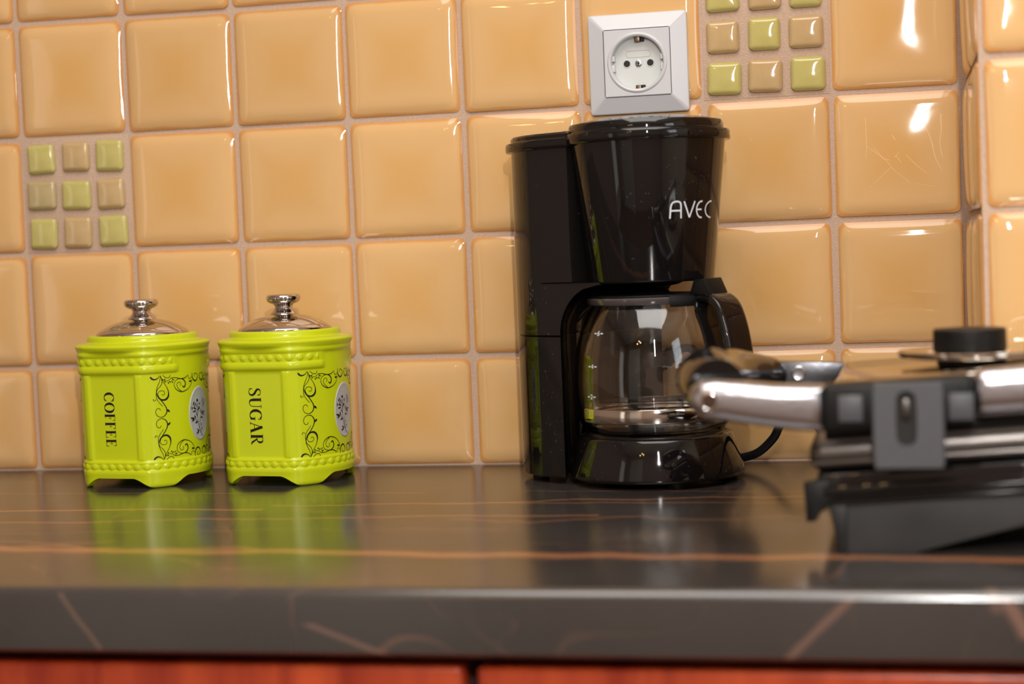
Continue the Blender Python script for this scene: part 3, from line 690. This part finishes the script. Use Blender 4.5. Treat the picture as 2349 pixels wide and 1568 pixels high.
def coffee_maker():
    t = thing('coffee_maker', 'black drip coffee maker with white AVEC lettering beneath the wall socket', 'coffee maker', CM, CA)
    R3 = lambda pl, z: [(x, y, z) for x, y in pl]
    b = B(); b.lathe([(.0650, .0048), (.0661, .0056), (.0664, .0075), (.0580, .0340), (.0572, .0356), (.0555, .0364), (.0530, .0366), (.0522, .0362)], 128)
    b.build('base', m_black, t, 60)
    b = B(); b.lathe([(.0515, .0360), (.0512, .0369), (.0490, .0370)], 96); b.build('hot_plate', m_hot, t, 30)
    b = B()
    b.loft([R3(tower_plan(-.04, -.0715, -.001), .0048)]+[R3(tower_plan(-.04, -.0715), z) for z in (.006, .06, .1112)]+[R3(tower_plan(-.04, -.0715, -.0008), .1118)], True, True, True)
    b.build('tower_lower', m_black, t, 35)
    b = B(); rings = [R3(tower_plan(-.04, -.0715, -.0008), .1122), R3(tower_plan(-.04, -.0715), .1128)]
    for k in range(1, 13):
        q = k/12; z = .1128+.0372*q; e = 1-sqrt(max(0, 1-q*q)); xf = -.040+.031*e
        xm = -.0715+(xf+.0715)*e
        rings.append(R3(tower_plan(xf, xm), z))
    rings += [R3(tower_plan(-.009, -.009), .1515), R3(tower_plan(-.030, -.030), .1525), R3(tower_plan(-.030, -.030), .20), R3(tower_plan(-.030, -.030), .2525)]
    b.loft(rings, True, True, True); b.build('tower_upper', m_black, t, 35)
    b = B()
    pl = lambda o, z: R3(tower_plan(-.030, -.030, o), z)
    b.loft([pl(.0, .2525), pl(.0035, .2528), pl(.0042, .2540), pl(.0042, .2582), pl(.0035, .2594), pl(.0008, .2598), pl(.0002, .2604), pl(.0, .2630), pl(-.0012, .2644), pl(-.006, .2654), pl(-.016, .2660)], True, True, True)
    b.build('reservoir_lid', m_black, t, 35)
    b = B(); b.lathe([(.0400, .1500), (.0455, .1502), (.0474, .1508), (.0480, .1522), (.0592, .2548)], 128); b.build('filter_funnel', m_black, t, 60)
    b = B(); b.lathe([(.0585, .2540), (.0624, .2542), (.0631, .2552), (.0632, .2606), (.0624, .2618), (.0592, .2624), (.0586, .2630), (.0583, .2672), (.0572, .2690), (.0500, .2708), (.0400, .2724), (.0250, .2738), (.0100, .2742)], 128)
    ld = b.build('funnel_lid', m_black, t, 35)
    b = B()
    for k in range(2):
        ring = []
    a0, a1 = rad(-20), rad(6)
    b.loft([[((.0629+d)*cos(a0+(a1-a0)*k/12), (.0629+d)*sin(a0+(a1-a0)*k/12), z) for k in range(13)] for d, z in ((0, .2555), (.0012, .2556), (.0016, .2575), (.0008, .2590), (0, .2592))], False)
    b.build('lid_tab', m_black, ld, 40)
    b = B(); b.lathe([(.0220, .1503), (.0215, .1495), (.0175, .1478), (.0090, .1465), (.003, .1462)], 48, (.004, 0, 0)); b.build('drip_spout', m_blackmatte, t, 60)
    b = B()
    for x, y in ((-.085, -.040), (-.085, .040)): b.lathe([(.0062, 0), (.0066, .0008), (.0066, .0050)], 20, (x, y, 0))
    for x, y in ((.045, -.03), (.045, .03)): b.lathe([(.0062, 0), (.0066, .0008), (.0066, .0050)], 20, (x, y, 0))
    vs, fs = b.v, b.f; per = 60
    for k in range(4):
        c = B(); c.v = vs[k*per:(k+1)*per]; c.f = [tuple(i-k*per for i in f) for f in fs if min(f) >= k*per and max(f) < (k+1)*per]
        c.build('rubber_foot', m_rubber, t, 40)
    # logo
    b = B()
    def put(strokes, a0, wmm):
        for pts, sm in strokes:
            def mp(u, v):
                z = .1962+.0122*v/12.2; r = .0480+(z-.1522)*(.0592-.0480)/(.2548-.1522)+.0002
                a = rad(a0)+u/1000/.0531; return (r*cos(a), r*sin(a), z)
            b.ribbon(pts, wmm, mp, 6, smooth=sm)
    put([([(.2, 0), (.55, 5), (.95, 8.6), (2.1, 11.2), (4.2, 12.1), (6.6, 12.1), (8.2, 11.2), (8.7, 9.2), (8.8, 5), (8.9, 0)], 1), ([(.7, 5.6), (8.8, 5.6)], 0)], -32.4, 1.2)
    put([([(.3, 12.2), (5.0, .5)], 0), ([(9.7, 12.2), (5.0, .5)], 0)], -20.6, 1.2)
    put([([(6.2, 12.0), (3.6, 11.6), (1.4, 9.4), (.5, 6.1), (1.4, 2.8), (3.6, .6), (6.2, .2)], 1), ([(.6, 6.1), (5.6, 6.1)], 0)], -8.8, 1.2)
    put([([(8.4, 12.0), (5.6, 11.7), (2.3, 9.6), (.8, 6.1), (2.3, 2.6), (5.6, .5), (8.4, .2)], 1)], .8, 1.2)
    b.build('logo_lettering', m_logo, t, 180)
    # strain relief and power cord
    W = [to_local(p) for p in ((.5500, -.018, .0760), (.560, -.018, .0830), (.572, -.019, .0910))]
    b = B(); pts = smooth_path(W, 12); 
    d = (Vector(W[2])-Vector(W[0])); rs = []
    b.tube(W, [.0062, .0062], 16, 8)
    for k in range(5):
        p = Vector(W[0])+d*(.12+.17*k); q = p+d*.1; b.tube([tuple(p), tuple(q)], .0070, 16, 2)
    b.build('strain_relief', m_blackmatte, t, 40)
    cord = [(.571, -.019, .0905), (.585, -.020, .094), (.600, -.022, .078), (.600, -.026, .040), (.597, -.030, .012), (.606, -.034, .0055), (.622, -.040, .0075), (.6375, -.046, .0125), (.6500, -.050, .0240), (.6560, -.055, .0350), (.664, -.066, .0440), (.677, -.085, .0440),
            (.693, -.110, .032), (.705, -.130, .014), (.716, -.150, .0046), (.735, -.175, .0036), (.760, -.195, .0036)]
    b = B(); b.tube([to_local(p) for p in cord], .0034, 14, 8); b.build('power_cord', m_rubber, t, 60)
coffee_maker()

# ------------------------------------------------------------------ glass carafe on the hot plate
def carafe():
    z0 = .0372
    t = thing('coffee_carafe', 'empty glass carafe with measuring marks and a black handle on the hot plate', 'carafe', (CM.x, CM.y, H+z0), CA)
    Z = lambda pr: [(r, z-z0) for r, z in pr]
    outer = [(.002, .0374), (.030, .0374), (.046, .0375), (.0510, .0386), (.0545, .0418), (.0575, .0470), (.0594, .0550), (.0604, .0660), (.0604, .0790), (.0592, .0950), (.0565, .1085), (.0528, .1200), (.0480, .1298), (.0450, .1340), (.0444, .1370), (.0452, .1392)]
    inner = [(.0434, .1392), (.0426, .1370), (.0432, .1335), (.0462, .1290), (.0510, .1192), (.0547, .1078), (.0573, .0945), (.0585, .0785), (.0585, .0660), (.0575, .0560), (.0556, .0490), (.0525, .0440), (.0470, .0408), (.030, .0400), (.002, .0400)]
    def fine(pr): return [(p.x, p.y) for p in smooth_path([Vector((r, z, 0)) for r, z in pr], 4)]
    b = B(); b.lathe(Z(fine(outer)+fine(inner)), 112, cap0=False, cap1=False)
    # close both poles
    n = 112; m_ = len(b.v)//n; b.f += [tuple(range(n-1, -1, -1)), tuple((m_-1)*n+k for k in range(n))]
    b.build('glass_body', m_glass, t, 60)
    b = B(); b.lathe(Z([(.0580, .0474), (.0599, .0478), (.0603, .0486), (.0601, .0578), (.0598, .0584), (.0590, .0584)]), 112, cap0=False, cap1=False); b.build('steel_band', m_mirror, t, 60)
    b = B(); b.lathe(Z([(.0454, .1338), (.0482, .1342), (.0489, .1352), (.0490, .1384), (.0482, .1394), (.0455, .1396)]), 112, cap0=False, cap1=False)
    a = rad(150)
    for s in (0,):
        p = [(.047*cos(a-.22), .047*sin(a-.22)), (.060*cos(a), .060*sin(a)), (.047*cos(a+.22), .047*sin(a+.22))]
        lo = [(.0455*cos(a-.1), .0455*sin(a-.1)), (.048*cos(a), .048*sin(a)), (.0455*cos(a+.1), .0455*sin(a+.1))]
        b.loft([[(x, y, .1392-z0) for x, y in p], [(x, y, .1372-z0) for x, y in p], [(x, y, .128-z0) for x, y in lo]], True, True, True)
    b.build('rim_collar', m_smoke, t, 35)
    b = B(); b.lathe(Z([(.0462, .1397), (.0468, .1402), (.0462, .1409), (.030, .1415), (.0150, .1418), (.0140, .1424), (.0125, .1440), (.0090, .1452), (.003, .1457)]), 80); b.build('carafe_lid', m_blackmatte, t, 40)
    def strap(b, path, th, wd):
        P = smooth_path([Vector((x, z, 0)) for x, z in path], 6); rings = []
        for i, p in enumerate(P):
            d = (P[min(i+1, len(P)-1)]-P[max(i-1, 0)]).normalized(); nn = Vector((-d.y, d.x, 0))
            q = i/(len(P)-1); tt = interp(th, q)/2; ww = interp(wd, q)/2; ring = []
            for k in range(20):
                a_ = 2*pi*k/20; cx = math.copysign(abs(cos(a_))**.4, cos(a_))*ww; cz = math.copysign(abs(sin(a_))**.4, sin(a_))*tt
                v = p+nn*cz; ring.append((v.x, cx, v.y-z0))
            rings.append(ring)
        b.loft(rings, True, True, True)
    b = B()
    strap(b, [(.049, .1378), (.057, .1385), (.066, .1368), (.0730, .1300), (.0780, .1160), (.0812, .0990), (.0828, .0830), (.0815, .0690), (.0765, .0585), (.0690, .0550), (.0625, .0560)], [(0, .006), (.2, .008), (1, .0075)], [(0, .016), (.2, .026), (.6, .029), (1, .022)])
    strap(b, [(.0500, .1345), (.0528, .1275), (.0580, .1155), (.0618, .1010), (.0634, .0860), (.0634, .0700), (.0618, .0570)], [(0, .004), (1, .004)], [(0, .018), (.2, .026), (1, .022)])
    h = b.build('handle', m_black, t, 50)
    b = B(); b.prism([(.0455, .1402-z0), (.0500, .1512-z0), (.0595, .1522-z0), (.0655, .1405-z0)], 'y', -.0105, .0105, .0008); b.build('lid_lever', m_blackmatte, h, 40)
    b = B(); b.loft([[((.0492+d)*cos(rad(-34+68*k/16)), (.0492+d)*sin(rad(-34+68*k/16)), z-z0) for k in range(17)] for d, z in ((0, .1320), (.0016, .1322), (.0020, .1335), (.0020, .1390), (.0014, .1402), (0, .1403))], False)
    b.build('handle_clamp', m_blackmatte, h, 40)
    D = {'6': [([(2.0, 3.2), (.9, 2.8), (.35, 1.6), (.5, .5), (1.25, .1), (2.0, .55), (2.0, 1.4), (1.3, 1.9), (.5, 1.4)], 1)],
         '4': [([(1.6, .1), (1.6, 3.2)], 0), ([(1.6, 3.2), (.2, 1.1)], 0), ([(.2, 1.1), (2.3, 1.1)], 0)],
         '2': [([(.3, 2.5), (.7, 3.1), (1.4, 3.2), (2.0, 2.6), (1.8, 1.8), (.3, .2)], 1), ([(.3, .2), (2.2, .2)], 0)]}
    prof = sorted((z, r) for r, z in outer[4:])
    for ch, a0, zc in (('6', -95.4, .1142), ('4', -98.0, .0900), ('2', -99.3, .0676)):
        def mp(u, v):
            z = zc+v/1000; r = interp(prof, z)+.0003; a_ = rad(a0)+u/1000/r; return (r*cos(a_), r*sin(a_), z-z0)
        b = B()
        for pts, sm in D[ch]: b.ribbon([(x-1.2, y-1.6) for x, y in pts], .65, mp, 4, smooth=sm)
        for s in (-1, 1): b.ribbon([(s*2.0, 0), (s*4.6, 0)], .9, mp, 4, smooth=False)
        b.build('measuring_mark', m_logo, t, 180)
carafe()

# ------------------------------------------------------------------ contact grill in the foreground
m_alu2 = mat('shaded_cast_aluminium', srgb(120, 122, 128), .32, metal=1, bump=.15, bscale=300)  # darker copy of the aluminium: the far arm's shade is in the colour
def grill():
    O = Vector((.80, -.335, 0))
    t = thing('contact_grill', 'steel and black contact grill with a thick lid handle at the right front', 'grill', (O.x, O.y, H))
    G = lambda co: Vector((co[0]-O.x, co[1]-O.y, co[2]+(co[0]-.70)*.054))
    F = lambda co: Vector((co[0]-O.x, co[1]-O.y, co[2]))
    b = B(); b.box(.701, .985, -.424, -.246, .0265, .0462, .003, 3, G); b.box(.7045, .98, -.4265, -.243, .033, .0385, .0015, 2, G); b.build('lower_body', m_black, t, 40)
    b = B(); b.box(.6970, .988, -.4265, -.243, .0470, .0650, .0075, 5, G)
    b.box(.6985, .987, -.4285, -.241, .0505, .0530, .001, 2, G); b.build('steel_trim', m_steel, t, 40)
    b = B(); b.box(.706, .98, -.421, -.249, .0640, .0720, .002, 2, G); b.build('dark_gap_fill', m_blackmatte, t, 40)  # black box standing in for the dark gap between trim and lid
    b = B(); b.box(.7130, .982, -.4130, -.250, .0700, .0955, .0015, 3, G); b.build('upper_lid', m_mirror, t, 60)
    # feet: near and far wedge, rear blocks
    for y in (-.420, -.262):
        b = B(); b.prism([(.7150, 0), (.7535, 0), (.8700, .0300), (.8700, .0370), (.7120, .0290)], 'y', y, y+.012, .0006, F); f_ = b.build('foot_panel', m_footgrey, t, 40)
        b = B(); b.prism([(.7120, 0), (.7165, 0), (.7175, .0285), (.7070, .0285)], 'y', y-.002, y+.014, .001, F); b.build('foot_dark_corner', m_rubber, f_, 40)  # black piece standing in for the dark of the foot's rounded corner
    for y in (-.415, -.275):
        b = B(); b.box(.945, .975, y, y+.02, 0, .0405, .002, 2, F); b.build('rear_foot', m_blackmatte, t, 40)
    b = B(); b.prism([(.6935, .0405), (.7080, .0425), (.7080, .0270), (.7025, .0240), (.7000, .0190), (.6945, .0185)], 'y', -.4245, -.414, .0008, F); b.build('side_latch', m_blackmatte, t, 40)
    # arms
    b = B()
    b.prism([(.6318, .0905), (.6342, .0978), (.6395, .1012), (.6474, .1020), (.6600, .1006), (.6800, .0985), (.7085, .0975), (.7085, .0712), (.6900, .0722), (.6700, .0748), (.6520, .0782), (.6410, .0795), (.6345, .0835)], 'y', -.4475, -.4300, .0080, F, 6)
    ar = b.build('lid_arm', m_alu, t, 50)
    b = B(); b.box(.7850, .965, -.4475, -.4290, .0740, .0995, .0088, 6, G); b.build('lid_arm', m_alu, t, 50)
    b = B(); b.prism([(.6690, .0985), (.7130, .0965), (.7090, .0880), (.7040, .0820), (.6690, .0825)], 'y', -.262, -.252, .0012, F); fa = b.build('lid_arm', m_alu2, t, 40)
    b = B(); b.lathe([(.0046, 0), (.0046, .0008), (.0040, .0012), (.0030, .0010), (.0005, .0010)], 24, (.6835-O.x, -.262-O.y, .0905), axis='y'); b.build('rivet', m_alu, fa, 40)
    b = B(); b.lathe([(.0056, -.0005), (.0056, .0006), (.0048, .0010), (.0040, .0006)], 28, (.6446-O.x, -.4476-O.y, .0895), axis='y', cap1=False); sc_ = b.build('arm_screw', m_chrome, ar, 60)
    b = B(); b.lathe([(.0040, -.0002), (.0038, .0005)], 24, (.6446-O.x, -.4476-O.y, .0895), axis='y'); b.build('screw_recess', mat('bronze_recess', srgb(70, 50, 40), .4, metal=.6), ar, 40)
    b = B()
    pts = [(.6470, -.4290, .0960), (.6395, -.4000, .0985), (.6370, -.3600, .0972), (.6430, -.3150, .0940), (.6550, -.2780, .0905), (.6660, -.2580, .0895)]
    b.tube([F(p) for p in pts], [.0165, .0185, .0185, .0175, .0150, .0110], 32, 10); b.build('grip_handle', m_black, t, 60)
    # hinge bracket: sleeve with a slotted plate
    b = B(); b.box(.7065, .7868, -.4500, -.4270, .0720, .0975, .003, 3, lambda co: Vector((co[0]-O.x, co[1]-O.y, co[2]+(co[0]-.7065)*.045))); br = b.build('hinge_bracket', m_blackmatte, t, 40)
    b = B(); n = 48; cx, zc = .7520, .0790
    def rect(k, y, hw, z0_, z1_):
        a = 2*pi*k/n; dx, dz = cos(a), sin(a); hh = (z1_-z0_)/2; mz = (z0_+z1_)/2; m_ = min(hw/abs(dx) if abs(dx) > 1e-6 else 9, hh/abs(dz) if abs(dz) > 1e-6 else 9)
        return F((cx+dx*m_, y, mz+dz*m_))
    def stad(k, y, r, hl):
        a = 2*pi*k/n; dx, dz = cos(a), sin(a); return F((cx-.001+r*dx, y, zc+math.copysign(hl, dz)*min(1, abs(dz)*3)+r*dz))
    b.loft([[rect(k, -.4480, .0190, .0515, .0985) for k in range(n)], [rect(k, -.4530, .0190, .0515, .0985) for k in range(n)], [rect(k, -.4545, .0180, .0525, .0975) for k in range(n)],
            [stad(k, -.4545, .0056, .0095) for k in range(n)], [stad(k, -.4500, .0052, .0095) for k in range(n)]], True)
    sp = b.build('slotted_plate', m_greyplastic, br, 30)
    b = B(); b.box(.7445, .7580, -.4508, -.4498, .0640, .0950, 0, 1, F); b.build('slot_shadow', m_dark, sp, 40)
    b = B(); b.box(.7486, .7534, -.4535, -.4500, .0780, .0900, .0015, 2, F); b.build('guide_pin', m_steel, sp, 40)
    for x in (.7150, .7735):
        b = B(); b.box(x, x+.013, -.4512, -.4495, .0775, .0920, .0006, 2, F); b.build('bracket_panel', m_greyplastic, br, 40)
    # knob on its disc
    b = B(); b.lathe([(.0200, .0960), (.0200, .1055)], 40, (.790-O.x, -.333-O.y, 0)); kd = b.build('disc_collar', m_dark, t, 40)
    b = B(); b.lathe([(.0390, .1035), (.0422, .1042), (.0431, .1060), (.0429, .1076), (.0420, .1079), (.005, .1080)], 72, (.790-O.x, -.333-O.y, 0)); b.build('knob_disc', m_mirror, t, 40)
    b = B(); b.lathe([(.0212, .1080), (.0216, .1090), (.0214, .1195), (.0206, .1204), (.005, .1206)], 56, (.7895-O.x, -.333-O.y, 0)); b.build('lid_knob', m_blackmatte, t, 40)
grill()
for o in bpy.data.objects:
    o.select_set(False)
